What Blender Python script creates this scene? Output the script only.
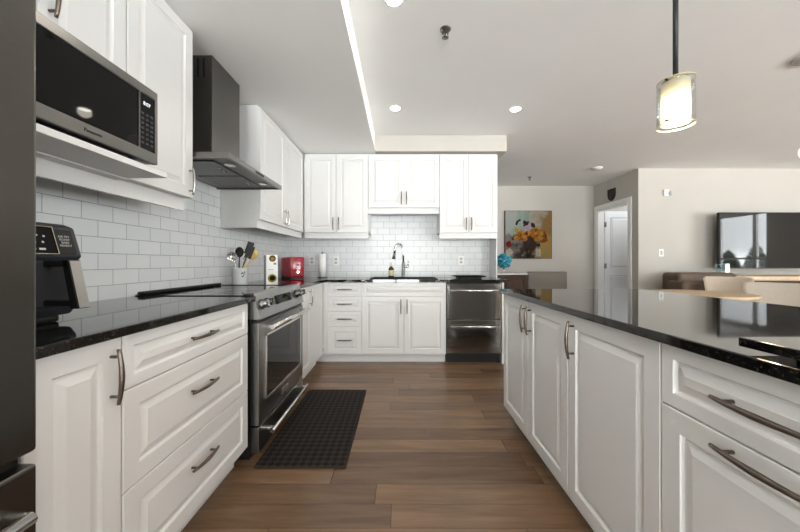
import bpy, bmesh, math, random
from mathutils import Vector, Matrix
random.seed(7)
PI = math.pi
R90 = PI / 2
C = bpy.context.scene.collection
sc = bpy.context.scene
for o in list(bpy.data.objects):
    bpy.data.objects.remove(o, do_unlink=True)

# ------------------------------------------------------------------ camera
EYE = 1.085
cam = bpy.data.cameras.new('camera')
cam.lens = 13.995
cam.sensor_width = 36
cam.shift_x = -0.0006
cam.shift_y = -0.0044
cam.clip_start = 0.02
camo = bpy.data.objects.new('camera', cam)
C.objects.link(camo)
camo.location = (0, 0, EYE)
camo.rotation_euler = (R90, 0, 0)
sc.camera = camo

# ------------------------------------------------------------------ world, exposure
w = bpy.data.worlds.new('overcast_sky')
sc.world = w
w.use_nodes = True
wn = w.node_tree.nodes
wl = w.node_tree.links
bg = wn['Background']
wtc = wn.new('ShaderNodeTexCoord')
wsep = wn.new('ShaderNodeSeparateXYZ')
wmap = wn.new('ShaderNodeMapRange')
wmap.inputs['From Min'].default_value = -1
wmap.inputs['From Max'].default_value = 1
wramp = wn.new('ShaderNodeValToRGB')
wr = wramp.color_ramp.elements
wr[0].position = 0.485
wr[0].color = (0.985, 0.99, 1.0, 1)      # glow added below the horizon as snow, brightened to light the ceiling
wr[1].position = 0.515
wr[1].color = (0.36, 0.37, 0.38, 1)     # overcast sky
wl.new(wtc.outputs['Generated'], wsep.inputs[0])
wl.new(wsep.outputs['Z'], wmap.inputs['Value'])
wl.new(wmap.outputs[0], wramp.inputs['Fac'])
wl.new(wramp.outputs['Color'], bg.inputs['Color'])
bg.inputs['Strength'].default_value = 29
SPOT_POWER = 4.5
sc.view_settings.view_transform = 'Standard'
sc.view_settings.look = 'None'
sc.view_settings.exposure = 0.46
sc.view_settings.gamma = 1
sc.view_settings.use_curve_mapping = False
try:
    cy = sc.cycles
    cy.use_denoising = True
    cy.denoiser = 'OPENIMAGEDENOISE'
    cy.max_bounces = 10
    cy.diffuse_bounces = 6
    cy.glossy_bounces = 5
    cy.transmission_bounces = 6
    cy.transparent_max_bounces = 8
    cy.sample_clamp_indirect = 10
    cy.caustics_reflective = False
    cy.caustics_refractive = False
except Exception:
    pass


def portal(name, loc, rot, sx, sy):
    l = bpy.data.lights.new(name, 'AREA')
    l.shape = 'RECTANGLE'
    l.size = sx
    l.size_y = sy
    try:
        l.cycles.is_portal = True
    except Exception:
        pass
    o = bpy.data.objects.new(name, l)
    C.objects.link(o)
    o.location = loc
    o.rotation_euler = rot


# sky portals at the window openings; side, rear and kitchen ones are added
XR = 9.5          # window wall of the living area
YR = -3.6         # wall behind the camera
portal('daylight_patio', (XR + .05, .085, 1.30), (0, R90, 0), 2.24, 2.13)
portal('added_daylight_side', (XR + .05, -2.3, 1.50), (0, R90, 0), 1.84, 2.0)
portal('added_daylight_rear', (4.4, YR - .05, 1.4), (R90, 0, 0), 1.8, 1.7)
portal('added_daylight_kitchen', (-.15, YR - .05, 1.2), (R90, 0, 0), 1.5, 2.1)
portal('daylight_slot', (1.95, YR - .05, 1.2), (R90, 0, 0), .22, 2.1)


# ------------------------------------------------------------------ materials
def nmat(name):
    m = bpy.data.materials.new(name)
    m.use_nodes = True
    nt = m.node_tree
    return m, nt, nt.nodes['Principled BSDF']


def mat(name, col, rough=.5, metal=0., var=.03, scale=12., bump=0., stretch=None, ior=None, coat=0., spec=None):
    """procedural: colour gently varied by noise, optional bump"""
    m, nt, b = nmat(name)
    N, L = nt.nodes, nt.links
    tc = N.new('ShaderNodeTexCoord')
    mp = N.new('ShaderNodeMapping')
    if stretch:
        mp.inputs['Scale'].default_value = stretch
    nz = N.new('ShaderNodeTexNoise')
    nz.inputs['Scale'].default_value = scale
    nz.inputs['Detail'].default_value = 3
    rp = N.new('ShaderNodeValToRGB')
    lo = [max(0, c * (1 - var)) for c in col]
    hi = [min(1, c * (1 + var)) for c in col]
    rp.color_ramp.elements[0].position = .3
    rp.color_ramp.elements[1].position = .7
    rp.color_ramp.elements[0].color = (*lo, 1)
    rp.color_ramp.elements[1].color = (*hi, 1)
    L.new(tc.outputs['Object'], mp.inputs[0])
    L.new(mp.outputs[0], nz.inputs['Vector'])
    L.new(nz.outputs['Fac'], rp.inputs['Fac'])
    L.new(rp.outputs[0], b.inputs['Base Color'])
    b.inputs['Roughness'].default_value = rough
    b.inputs['Metallic'].default_value = metal
    if ior:
        b.inputs['IOR'].default_value = ior
    if coat:
        b.inputs['Coat Weight'].default_value = coat
        b.inputs['Coat Roughness'].default_value = .05
    if spec is not None:
        b.inputs['Specular IOR Level'].default_value = spec
    if bump:
        bp = N.new('ShaderNodeBump')
        bp.inputs['Strength'].default_value = bump
        bp.inputs['Distance'].default_value = .002
        L.new(nz.outputs['Fac'], bp.inputs['Height'])
        L.new(bp.outputs[0], b.inputs['Normal'])
    return m


def emit(name, col, s):
    m, nt, b = nmat(name)
    b.inputs['Base Color'].default_value = (*col, 1)
    b.inputs['Emission Color'].default_value = (*col, 1)
    b.inputs['Emission Strength'].default_value = s
    return m


def glass_thin(name, tint=(1, 1, 1), ior=1.45):
    m, nt, b = nmat(name)
    N, L = nt.nodes, nt.links
    N.remove(b)
    tr = N.new('ShaderNodeBsdfTransparent')
    tr.inputs[0].default_value = (*tint, 1)
    gl = N.new('ShaderNodeBsdfGlossy')
    gl.inputs['Roughness'].default_value = .01
    fr = N.new('ShaderNodeFresnel')
    ge = N.new('ShaderNodeNewGeometry')
    im = N.new('ShaderNodeMapRange')
    im.inputs['To Min'].default_value = ior
    im.inputs['To Max'].default_value = 1 / ior
    L.new(ge.outputs['Backfacing'], im.inputs['Value'])
    L.new(im.outputs[0], fr.inputs['IOR'])
    mx = N.new('ShaderNodeMixShader')
    L.new(fr.outputs[0], mx.inputs[0])
    L.new(tr.outputs[0], mx.inputs[1])
    L.new(gl.outputs[0], mx.inputs[2])
    L.new(mx.outputs[0], N['Material Output'].inputs['Surface'])
    return m


def tile_mat(name, axes):
    m, nt, b = nmat(name)
    N, L = nt.nodes, nt.links
    tc = N.new('ShaderNodeTexCoord')
    sp = N.new('ShaderNodeSeparateXYZ')
    cb = N.new('ShaderNodeCombineXYZ')
    L.new(tc.outputs['Object'], sp.inputs[0])
    sx_ = N.new('ShaderNodeMath')
    sx_.operation = 'SUBTRACT'
    sx_.inputs[1].default_value = .015
    L.new(sp.outputs[axes[0]], sx_.inputs[0])
    L.new(sx_.outputs[0], cb.inputs['X'])
    ad = N.new('ShaderNodeMath')
    ad.operation = 'SUBTRACT'
    ad.inputs[1].default_value = .894
    L.new(sp.outputs['Z'], ad.inputs[0])
    L.new(ad.outputs[0], cb.inputs['Y'])
    br = N.new('ShaderNodeTexBrick')
    br.inputs['Scale'].default_value = 1.0
    br.inputs['Brick Width'].default_value = .155
    br.inputs['Row Height'].default_value = .0783
    br.inputs['Mortar Size'].default_value = .0016
    br.inputs['Mortar Smooth'].default_value = .2
    br.inputs['Bias'].default_value = 0
    br.offset = .5
    br.inputs['Color1'].default_value = (.66, .68, .69, 1)
    br.inputs['Color2'].default_value = (.71, .725, .73, 1)
    br.inputs['Mortar'].default_value = (.30, .30, .295, 1)
    L.new(cb.outputs[0], br.inputs['Vector'])
    L.new(br.outputs['Color'], b.inputs['Base Color'])
    rr = N.new('ShaderNodeMapRange')
    rr.inputs['To Min'].default_value = .28
    rr.inputs['To Max'].default_value = .8
    L.new(br.outputs['Fac'], rr.inputs['Value'])
    L.new(rr.outputs[0], b.inputs['Roughness'])
    bp = N.new('ShaderNodeBump')
    bp.invert = True
    bp.inputs['Strength'].default_value = .5
    bp.inputs['Distance'].default_value = .002
    L.new(br.outputs['Fac'], bp.inputs['Height'])
    L.new(bp.outputs[0], b.inputs['Normal'])
    return m


def plank_mat(name):
    m, nt, b = nmat(name)
    N, L = nt.nodes, nt.links
    tc = N.new('ShaderNodeTexCoord')
    br = N.new('ShaderNodeTexBrick')
    br.inputs['Scale'].default_value = 1.0
    br.inputs['Brick Width'].default_value = 1.05
    br.inputs['Row Height'].default_value = .127
    br.inputs['Mortar Size'].default_value = .0012
    br.inputs['Mortar Smooth'].default_value = .1
    br.offset = 0
    br.inputs['Color1'].default_value = (0, 0, 0, 1)
    br.inputs['Color2'].default_value = (1, 1, 1, 1)
    br.inputs['Mortar'].default_value = (.5, .5, .5, 1)
    sp = N.new('ShaderNodeSeparateXYZ')
    L.new(tc.outputs['Object'], sp.inputs[0])
    dv = N.new('ShaderNodeMath')
    dv.operation = 'DIVIDE'
    dv.inputs[1].default_value = .127
    L.new(sp.outputs['Y'], dv.inputs[0])
    fl = N.new('ShaderNodeMath')
    fl.operation = 'FLOOR'
    L.new(dv.outputs[0], fl.inputs[0])
    wn_ = N.new('ShaderNodeTexWhiteNoise')
    wn_.noise_dimensions = '1D'
    L.new(fl.outputs[0], wn_.inputs['W'])
    sh = N.new('ShaderNodeMath')
    sh.operation = 'MULTIPLY_ADD'
    sh.inputs[1].default_value = 3.1
    L.new(wn_.outputs['Value'], sh.inputs[0])
    L.new(sp.outputs['X'], sh.inputs[2])
    cb = N.new('ShaderNodeCombineXYZ')
    L.new(sh.outputs[0], cb.inputs['X'])
    L.new(sp.outputs['Y'], cb.inputs['Y'])
    L.new(cb.outputs[0], br.inputs['Vector'])
    # per-plank tone -> shifts the grain so that neighbours differ
    mp = N.new('ShaderNodeMapping')
    mp.inputs['Scale'].default_value = (.8, 8.5, 1)
    L.new(tc.outputs['Object'], mp.inputs[0])
    sc3 = N.new('ShaderNodeVectorMath')
    sc3.operation = 'SCALE'
    sc3.inputs['Scale'].default_value = 37.0
    L.new(br.outputs['Color'], sc3.inputs[0])
    addv = N.new('ShaderNodeVectorMath')
    L.new(mp.outputs[0], addv.inputs[0])
    L.new(sc3.outputs[0], addv.inputs[1])
    nz = N.new('ShaderNodeTexNoise')
    nz.inputs['Scale'].default_value = 2.2
    nz.inputs['Detail'].default_value = 8
    nz.inputs['Roughness'].default_value = .62
    nz.inputs['Distortion'].default_value = .25
    L.new(addv.outputs[0], nz.inputs['Vector'])
    rp = N.new('ShaderNodeValToRGB')
    e = rp.color_ramp.elements
    e[0].position = .30
    e[0].color = (.125, .072, .040, 1)
    e[1].position = .72
    e[1].color = (.235, .143, .083, 1)
    x = e.new(.5)
    x.color = (.178, .104, .058, 1)
    L.new(nz.outputs['Fac'], rp.inputs['Fac'])
    # tone of each plank
    tr = N.new('ShaderNodeMapRange')
    tr.inputs['To Min'].default_value = .72
    tr.inputs['To Max'].default_value = 1.22
    L.new(br.outputs['Color'], tr.inputs['Value'])
    mul = N.new('ShaderNodeVectorMath')
    mul.operation = 'SCALE'
    L.new(rp.outputs[0], mul.inputs[0])
    L.new(tr.outputs[0], mul.inputs['Scale'])
    mx = N.new('ShaderNodeMixRGB')
    mx.inputs['Color2'].default_value = (.035, .02, .012, 1)
    L.new(br.outputs['Fac'], mx.inputs['Fac'])
    L.new(mul.outputs[0], mx.inputs['Color1'])
    L.new(mx.outputs[0], b.inputs['Base Color'])
    b.inputs['Roughness'].default_value = .25
    bp = N.new('ShaderNodeBump')
    bp.invert = True
    bp.inputs['Strength'].default_value = .4
    bp.inputs['Distance'].default_value = .002
    ma = N.new('ShaderNodeMath')
    ma.operation = 'MULTIPLY_ADD'
    ma.inputs[1].default_value = -.12
    L.new(nz.outputs['Fac'], ma.inputs[0])
    L.new(br.outputs['Fac'], ma.inputs[2])
    L.new(ma.outputs[0], bp.inputs['Height'])
    L.new(bp.outputs[0], b.inputs['Normal'])
    return m


def granite_mat(name):
    m, nt, b = nmat(name)
    N, L = nt.nodes, nt.links
    tc = N.new('ShaderNodeTexCoord')
    vo = N.new('ShaderNodeTexVoronoi')
    vo.inputs['Scale'].default_value = 330
    L.new(tc.outputs['Object'], vo.inputs['Vector'])
    nz = N.new('ShaderNodeTexNoise')
    nz.inputs['Scale'].default_value = 110
    nz.inputs['Detail'].default_value = 5
    L.new(tc.outputs['Object'], nz.inputs['Vector'])
    mu = N.new('ShaderNodeMath')
    mu.operation = 'MULTIPLY'
    sep = N.new('ShaderNodeSeparateColor')
    L.new(vo.outputs['Color'], sep.inputs[0])
    L.new(sep.outputs[0], mu.inputs[0])
    L.new(nz.outputs['Fac'], mu.inputs[1])
    rp = N.new('ShaderNodeValToRGB')
    e = rp.color_ramp.elements
    e[0].position = .36
    e[0].color = (.0045, .0045, .005, 1)
    e[1].position = .62
    e[1].color = (.055, .043, .030, 1)
    L.new(mu.outputs[0], rp.inputs['Fac'])
    L.new(rp.outputs[0], b.inputs['Base Color'])
    b.inputs['Roughness'].default_value = .045
    b.inputs['IOR'].default_value = 1.55
    return m


def mat_weave(name):
    m, nt, b = nmat(name)
    N, L = nt.nodes, nt.links
    tc = N.new('ShaderNodeTexCoord')
    mp = N.new('ShaderNodeMapping')
    mp.inputs['Rotation'].default_value = (0, 0, PI / 4)
    ck = N.new('ShaderNodeTexChecker')
    ck.inputs['Scale'].default_value = 34
    ck.inputs['Color1'].default_value = (.006, .0045, .0038, 1)
    ck.inputs['Color2'].default_value = (.028, .021, .0165, 1)
    L.new(tc.outputs['Object'], mp.inputs[0])
    L.new(mp.outputs[0], ck.inputs['Vector'])
    L.new(ck.outputs['Color'], b.inputs['Base Color'])
    b.inputs['Roughness'].default_value = .7
    b.inputs['Specular IOR Level'].default_value = .2
    bp = N.new('ShaderNodeBump')
    bp.inputs['Strength'].default_value = .8
    bp.inputs['Distance'].default_value = .003
    L.new(ck.outputs['Fac'], bp.inputs['Height'])
    L.new(bp.outputs[0], b.inputs['Normal'])
    return m


def canvas_mat(name):
    """painted ground of the abstract canvas: cool white, ochre on the right, dark earth below"""
    m, nt, b = nmat(name)
    N, L = nt.nodes, nt.links
    tc = N.new('ShaderNodeTexCoord')
    nz = N.new('ShaderNodeTexNoise')
    nz.inputs['Scale'].default_value = 5
    nz.inputs['Detail'].default_value = 6
    L.new(tc.outputs['Object'], nz.inputs['Vector'])
    sp = N.new('ShaderNodeSeparateXYZ')
    L.new(tc.outputs['Object'], sp.inputs[0])

    def lin(src, a, c0):
        q = N.new('ShaderNodeMath')
        q.operation = 'MULTIPLY_ADD'
        q.inputs[1].default_value = a
        q.inputs[2].default_value = c0
        L.new(src, q.inputs[0])
        r = N.new('ShaderNodeMath')
        r.operation = 'MULTIPLY_ADD'
        r.inputs[1].default_value = 1.3
        L.new(nz.outputs['Fac'], r.inputs[0])
        L.new(q.outputs[0], r.inputs[2])
        return r.outputs[0]

    def ramp(src, cols):
        r = N.new('ShaderNodeValToRGB')
        el = r.color_ramp.elements
        for i, (p, c) in enumerate(cols):
            if i < 2:
                el[i].position = p
                el[i].color = (*c, 1)
            else:
                k = el.new(p)
                k.color = (*c, 1)
        L.new(src, r.inputs['Fac'])
        return r.outputs[0]
    top = ramp(lin(sp.outputs['X'], 1.15, -.60), [(.25, (0.272, 0.286, 0.265)), (.95, (0.184, 0.112, 0.041)), (.50, (0.163, 0.231, 0.197)), (.66, (0.272, 0.252, 0.211))])
    low = ramp(lin(sp.outputs['X'], 1.2, -.66), [(.12, (0.150, 0.129, 0.116)), (.92, (0.245, 0.163, 0.048)), (.30, (0.037, 0.031, 0.027)), (.58, (0.027, 0.017, 0.014)), (.74, (0.177, 0.150, 0.095))])
    mix = N.new('ShaderNodeMixRGB')
    fac = ramp(lin(sp.outputs['Z'], 2.6, -1.35), [(.45, (0, 0, 0)), (.62, (1, 1, 1))])
    L.new(fac, mix.inputs['Fac'])
    L.new(low, mix.inputs['Color1'])
    L.new(top, mix.inputs['Color2'])
    L.new(mix.outputs[0], b.inputs['Base Color'])
    b.inputs['Roughness'].default_value = .85
    b.inputs['Specular IOR Level'].default_value = .12
    return m


def frosted(name, col):
    m, nt, b = nmat(name)
    N, L = nt.nodes, nt.links
    N.remove(b)
    d = N.new('ShaderNodeBsdfDiffuse')
    d.inputs[0].default_value = (*col, 1)
    t = N.new('ShaderNodeBsdfTranslucent')
    t.inputs[0].default_value = (*col, 1)
    mx = N.new('ShaderNodeMixShader')
    mx.inputs[0].default_value = .6
    L.new(d.outputs[0], mx.inputs[1])
    L.new(t.outputs[0], mx.inputs[2])
    L.new(mx.outputs[0], N['Material Output'].inputs['Surface'])
    return m


M = {}
M['cab'] = mat('white_cabinet_paint', (.675, .671, .664), .32, var=.012, scale=3)
M['cabin'] = mat('cabinet_underside', (.70, .695, .68), .5, var=.02, scale=4)
M['ceil'] = mat('ceiling_paint', (.88, .875, .86), .9, var=.012, scale=2)
M['wallp'] = mat('greige_wall_paint', (.50, .475, .435), .85, var=.015, scale=3)
M['wallw'] = mat('pale_wall_paint', (.68, .66, .615), .85, var=.015, scale=3)
M['trim'] = mat('white_trim_paint', (.82, .82, .81), .35, var=.01)
M['doorp'] = mat('white_door_paint', (.78, .80, .82), .35, var=.01)
M['tileL'] = tile_mat('subway_tile_left', ('Y', 'Z'))
M['tileB'] = tile_mat('subway_tile_back', ('X', 'Z'))
M['floor'] = plank_mat('brown_hardwood')
M['gran'] = granite_mat('black_granite')
M['pull'] = mat('pewter_pull', (.17, .14, .115), .30, 1, var=.12, scale=60)
M['pulls'] = mat('nickel_pull', (.42, .40, .38), .22, 1, var=.05, scale=60)
M['steel'] = mat('brushed_steel', (.225, .222, .215), .28, 1, var=.06, scale=30, stretch=(1, 1, 30))
M['steelb'] = mat('bright_steel', (.72, .71, .69), .2, 1, var=.04, scale=30)
M['dsteel'] = mat('dark_steel', (.135, .13, .12), .27, 1, var=.05, scale=25, stretch=(1, 1, 20))
M['hoodm'] = mat('charcoal_steel', (.17, .165, .155), .36, 1, var=.05, scale=25, stretch=(1, 1, 20))
M['dwsteel'] = mat('dishwasher_steel', (.24, .235, .225), .11, 1, var=.05, scale=14, stretch=(1, 1, 6), bump=.05)
M['blk'] = mat('black_enamel', (.010, .010, .010), .35, var=.1, spec=.3)
M['blkp'] = mat('black_plastic', (.018, .018, .020), .45, var=.1, spec=.25)
M['gblk'] = mat('gloss_black_glass', (.006, .006, .006), .03, var=.05, spec=.16)
M['cook'] = mat('black_ceramic_glass', (.006, .006, .006), .04, var=.05)
M['ovglass'] = mat('oven_glass', (.008, .008, .008), .04, var=.05, spec=.22)
M['grey'] = mat('grey_plastic', (.022, .025, .029), .38, var=.05)
M['steel_lit'] = mat('steel_lit_panel', (.38, .375, .365), .32, 1, var=.04, scale=30)  # lighter steel: the ceiling's reflection is put into the colour
M['filt'] = mat('hood_filter', (.10, .10, .10), .35, 1, var=.3, scale=90)
M['white'] = mat('white_plastic', (.80, .80, .78), .35, var=.01)
M['ceram'] = mat('white_ceramic', (.78, .80, .80), .15, var=.02)
M['ink'] = mat('grey_print', (.12, .13, .15), .6)
M['print'] = mat('pale_print', (.42, .42, .41), .5)
M['gold'] = mat('gold_bezel', (.55, .48, .36), .25, 1)
M['red'] = mat('red_enamel', (.34, .008, .020), .12, var=.06, coat=.3)
M['dred'] = mat('deep_red_enamel', (.20, .006, .012), .18, var=.06)
M['wood'] = mat('light_oak', (.56, .40, .24), .42, var=.14, scale=6, stretch=(1, 9, 1))
M['dwood'] = mat('dark_walnut', (.060, .030, .020), .5, var=.3, scale=8, stretch=(9, 1, 1), spec=.2)
M['spoonw'] = mat('yellow_wood', (.62, .44, .12), .5, var=.1)
M['taupe'] = mat('taupe_upholstery', (.20, .18, .155), .85, var=.06, scale=40, bump=.2)
M['beige'] = mat('beige_upholstery', (.60, .51, .41), .75, var=.04, scale=40, bump=.15)
M['cream'] = mat('cream_upholstery', (.52, .46, .39), .75, var=.04, scale=40, bump=.15)
M['leather'] = mat('brown_leather', (.115, .078, .056), .5, var=.15, scale=14, bump=.3, spec=.25)
M['teal'] = mat('teal_petal', (.02, .30, .42), .5, var=.35, scale=30)
M['teal2'] = mat('pale_teal_petal', (.16, .52, .62), .5, var=.3, scale=30)
M['stone'] = mat('grey_marble', (.50, .49, .47), .2, var=.12, scale=9)
M['paper'] = mat('paper_towel', (.84, .84, .83), .9, var=.02, scale=60, bump=.25)
M['amber'] = mat('dark_amber_bottle', (.06, .04, .012), .1, var=.1)
M['label'] = mat('cream_label', (.62, .54, .36), .6, var=.04)
M['chrome'] = mat('chrome', (.55, .57, .58), .10, 1, var=.03)
M['mat'] = mat_weave('woven_kitchen_mat')
M['canvas'] = canvas_mat('painted_canvas')
M['screen'] = mat('television_screen', (.004, .004, .004), .025, var=.05, spec=.42)
M['glass'] = glass_thin('window_glass', (.97, .985, .98))
M['pglass'] = glass_thin('clear_glass', (.93, .95, .94), 1.5)
M['vglass'] = glass_thin('blue_tinted_glass', (.72, .84, .88), 1.5)
M['frost'] = frosted('frosted_glass', (.95, .90, .80))
M['led'] = emit('downlight_lens', (1, .95, .86), 22)
M['bulb'] = emit('pendant_bulb', (1, .83, .58), 36)
M['digit'] = emit('clock_digits', (.8, .85, .9), .45)
M['snow'] = mat('snowy_ground', (.90, .90, .90), .9, var=.05, scale=.4)
M['ever'] = mat('evergreen', (.03, .045, .03), .9, var=.4, scale=3)
M['bark'] = mat('bark', (.06, .045, .035), .9, var=.3, scale=6)
PAINT = {n: mat('paint_' + n, [q * .55 for q in c], .8, var=.18, scale=25, spec=.12) for n, c in dict(
    ochre=(.50, .27, .04), rust=(.30, .075, .012), crimson=(.22, .02, .018), plum=(.05, .018, .028), cream=(.58, .50, .38),
    orange=(.48, .17, .02), black=(.012, .012, .012), yellow=(.52, .38, .05), lilac=(.46, .40, .45), twig=(.10, .05, .03)).items()}


# ------------------------------------------------------------------ mesh builder
class MB:
    def __init__(s):
        s.bm = bmesh.new()
        s.mats = []
        s.cur = 0

    def use(s, m):
        if m not in s.mats:
            s.mats.append(m)
        s.cur = s.mats.index(m)
        return s

    def _tag(s, faces, smooth=False):
        for f in faces:
            f.material_index = s.cur
            f.smooth = smooth

    def box(s, x0, x1, y0, y1, z0, z1, bev=0., seg=2, smooth=False, rot=None):
        r = bmesh.ops.create_cube(s.bm, size=1)
        vs = r['verts']
        mt = Matrix.Translation(((x0 + x1) / 2, (y0 + y1) / 2, (z0 + z1) / 2)) @ Matrix.Diagonal((abs(x1 - x0), abs(y1 - y0), abs(z1 - z0), 1))
        bmesh.ops.transform(s.bm, matrix=mt, verts=vs)
        fs = set(f for v in vs for f in v.link_faces)
        if bev > 0:
            es = list(set(e for v in vs for e in v.link_edges))
            rb = bmesh.ops.bevel(s.bm, geom=es, offset=bev, segments=seg, affect='EDGES', profile=.5)
            fs = set(f for f in fs if f.is_valid) | set(rb['faces'])
            for v in rb['verts']:
                fs |= set(v.link_faces)
        s._tag(fs, smooth)
        if rot is not None:
            vv = list(set(v for f in fs for v in f.verts))
            c = Vector(((x0 + x1) / 2, (y0 + y1) / 2, (z0 + z1) / 2))
            bmesh.ops.rotate(s.bm, cent=c, matrix=rot, verts=vv)
        return s

    def grid(s, rings, closed=True, caps=(True, True), smooth=True):
        """rings: list of equal-length vertex loops"""
        vr = [[s.bm.verts.new(p) for p in r] for r in rings]
        n = len(vr[0])
        fs = []
        for a, b in zip(vr[:-1], vr[1:]):
            for i in range(n if closed else n - 1):
                j = (i + 1) % n
                try:
                    fs.append(s.bm.faces.new((a[i], a[j], b[j], b[i])))
                except ValueError:
                    pass
        s._tag(fs, smooth)
        cf = []
        if caps[0]:
            cf.append(s.bm.faces.new(list(reversed(vr[0]))))
        if caps[1]:
            cf.append(s.bm.faces.new(vr[-1]))
        s._tag(cf, False)
        return s

    def tube(s, pts, r, n=10, caps=True, flat=1.0):
        pts = [Vector(p) for p in pts]
        rings = []
        up = None
        for i, p in enumerate(pts):
            t = (pts[min(i + 1, len(pts) - 1)] - pts[max(i - 1, 0)]).normalized()
            if up is None:
                a = Vector((0, 0, 1)) if abs(t.z) < .9 else Vector((1, 0, 0))
                up = (a - t * a.dot(t)).normalized()
            else:
                up = (up - t * up.dot(t)).normalized()
            sd = t.cross(up)
            rr = r[i] if isinstance(r, (list, tuple)) else r
            rings.append([p + sd * math.cos(2 * PI * k / n) * rr * flat + up * math.sin(2 * PI * k / n) * rr for k in range(n)])
        return s.grid(rings, caps=(caps, caps))

    def lathe(s, prof, c=(0, 0, 0), n=24, caps=(True, True), axis='z', smooth=True):
        rings = []
        for r, h in prof:
            ring = []
            for k in range(n):
                a = 2 * PI * k / n
                u, v = r * math.cos(a), r * math.sin(a)
                if axis == 'z':
                    p = (c[0] + u, c[1] + v, c[2] + h)
                elif axis == 'y':
                    p = (c[0] + u, c[1] + h, c[2] - v)
                else:
                    p = (c[0] + h, c[1] + u, c[2] + v)
                ring.append(p)
            rings.append(ring)
        return s.grid(rings, caps=caps, smooth=smooth)

    def prism(s, poly, y0, y1):
        """poly in x-z, extruded along y"""
        a = [s.bm.verts.new((p[0], y0, p[1])) for p in poly]
        b = [s.bm.verts.new((p[0], y1, p[1])) for p in poly]
        n = len(poly)
        fs = [s.bm.faces.new((a[i], b[i], b[(i + 1) % n], a[(i + 1) % n])) for i in range(n)]
        fs.append(s.bm.faces.new(a))
        fs.append(s.bm.faces.new(list(reversed(b))))
        s._tag(fs)
        return s

    def prismx(s, poly, x0, x1):
        """poly in y-z, extruded along x"""
        a = [s.bm.verts.new((x0, p[0], p[1])) for p in poly]
        b = [s.bm.verts.new((x1, p[0], p[1])) for p in poly]
        n = len(poly)
        fs = [s.bm.faces.new((a[i], b[i], b[(i + 1) % n], a[(i + 1) % n])) for i in range(n)]
        fs.append(s.bm.faces.new(a))
        fs.append(s.bm.faces.new(list(reversed(b))))
        s._tag(fs)
        return s

    def ball(s, c, r, sub=2, sc3=(1, 1, 1)):
        rr = bmesh.ops.create_icosphere(s.bm, subdivisions=sub, radius=r)
        vs = rr['verts']
        bmesh.ops.transform(s.bm, matrix=Matrix.Translation(c) @ Matrix.Diagonal((*sc3, 1)), verts=vs)
        s._tag(set(f for v in vs for f in v.link_faces), True)
        return s

    def front(s, x0, x1, z0, z1, y=0., t=.02, frame=.055, raised=True):
        """raised-panel cabinet front; face towards -y at y"""
        def loop(i, d):
            return [(x0 + i, y + d, z0 + i), (x1 - i, y + d, z0 + i), (x1 - i, y + d, z1 - i), (x0 + i, y + d, z1 - i)]
        f = frame
        rings = [(0, t), (0, .0025), (.0025, 0)]
        if raised:
            rings += [(f, 0), (f + .002, .005), (f + .006, .0088), (f + .011, .0088), (f + .031, .002), (f + .033, .001)]
        loops = [[s.bm.verts.new(p) for p in loop(i, d)] for i, d in rings]
        fs = [s.bm.faces.new(list(reversed(loops[0])))]
        for a, b in zip(loops[:-1], loops[1:]):
            for i in range(4):
                j = (i + 1) % 4
                fs.append(s.bm.faces.new((a[i], a[j], b[j], b[i])))
        fs.append(s.bm.faces.new(loops[-1]))
        s._tag(fs)
        return s

    def build(s, name, m=None, parent=None, label=None, loc=None):
        bmesh.ops.recalc_face_normals(s.bm, faces=s.bm.faces[:])
        me = bpy.data.meshes.new(name)
        s.bm.to_mesh(me)
        s.bm.free()
        if m is not None:
            if not isinstance(m, (list, tuple)):
                m = [m]
            for q in m:
                me.materials.append(q)
        else:
            for q in s.mats:
                me.materials.append(q)
        o = bpy.data.objects.new(name, me)
        C.objects.link(o)
        if parent is not None:
            o.parent = parent
        if label:
            o['label'] = label
        if loc:
            o.location = loc
        return o


def box(*a, **k):
    return MB().box(*a, **k)


def struct(o):
    o['kind'] = 'structure'
    return o


def tag(o, label, cat, group=None):
    o['label'] = label
    o['category'] = cat
    if group:
        o['group'] = group
    return o


def thing(name, label, cat, loc=(0, 0, 0), rz=0., group=None):
    o = bpy.data.objects.new(name, None)
    C.objects.link(o)
    o.location = loc
    o.rotation_euler = (0, 0, rz)
    o.empty_display_size = .1
    return tag(o, label, cat, group)


def text(name, body, size, m, parent, loc, rot=(R90, 0, 0), ext=.0004, align='CENTER', sx=1.0):
    cu = bpy.data.curves.new(name, 'FONT')
    cu.body = body
    cu.size = size
    cu.extrude = ext
    cu.align_x = align
    cu.align_y = 'CENTER'
    cu.space_line = 1.0
    tmp = bpy.data.objects.new(name, cu)
    C.objects.link(tmp)
    bpy.context.view_layer.update()
    me = bpy.data.meshes.new_from_object(tmp.evaluated_get(bpy.context.evaluated_depsgraph_get()))
    C.objects.unlink(tmp)
    bpy.data.objects.remove(tmp)
    me.name = name
    me.materials.clear()
    me.materials.append(m)
    o = bpy.data.objects.new(name, me)
    C.objects.link(o)
    o.parent = parent
    o.location = loc
    o.rotation_euler = rot
    o.scale = (sx, 1, 1)
    return o


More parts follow.
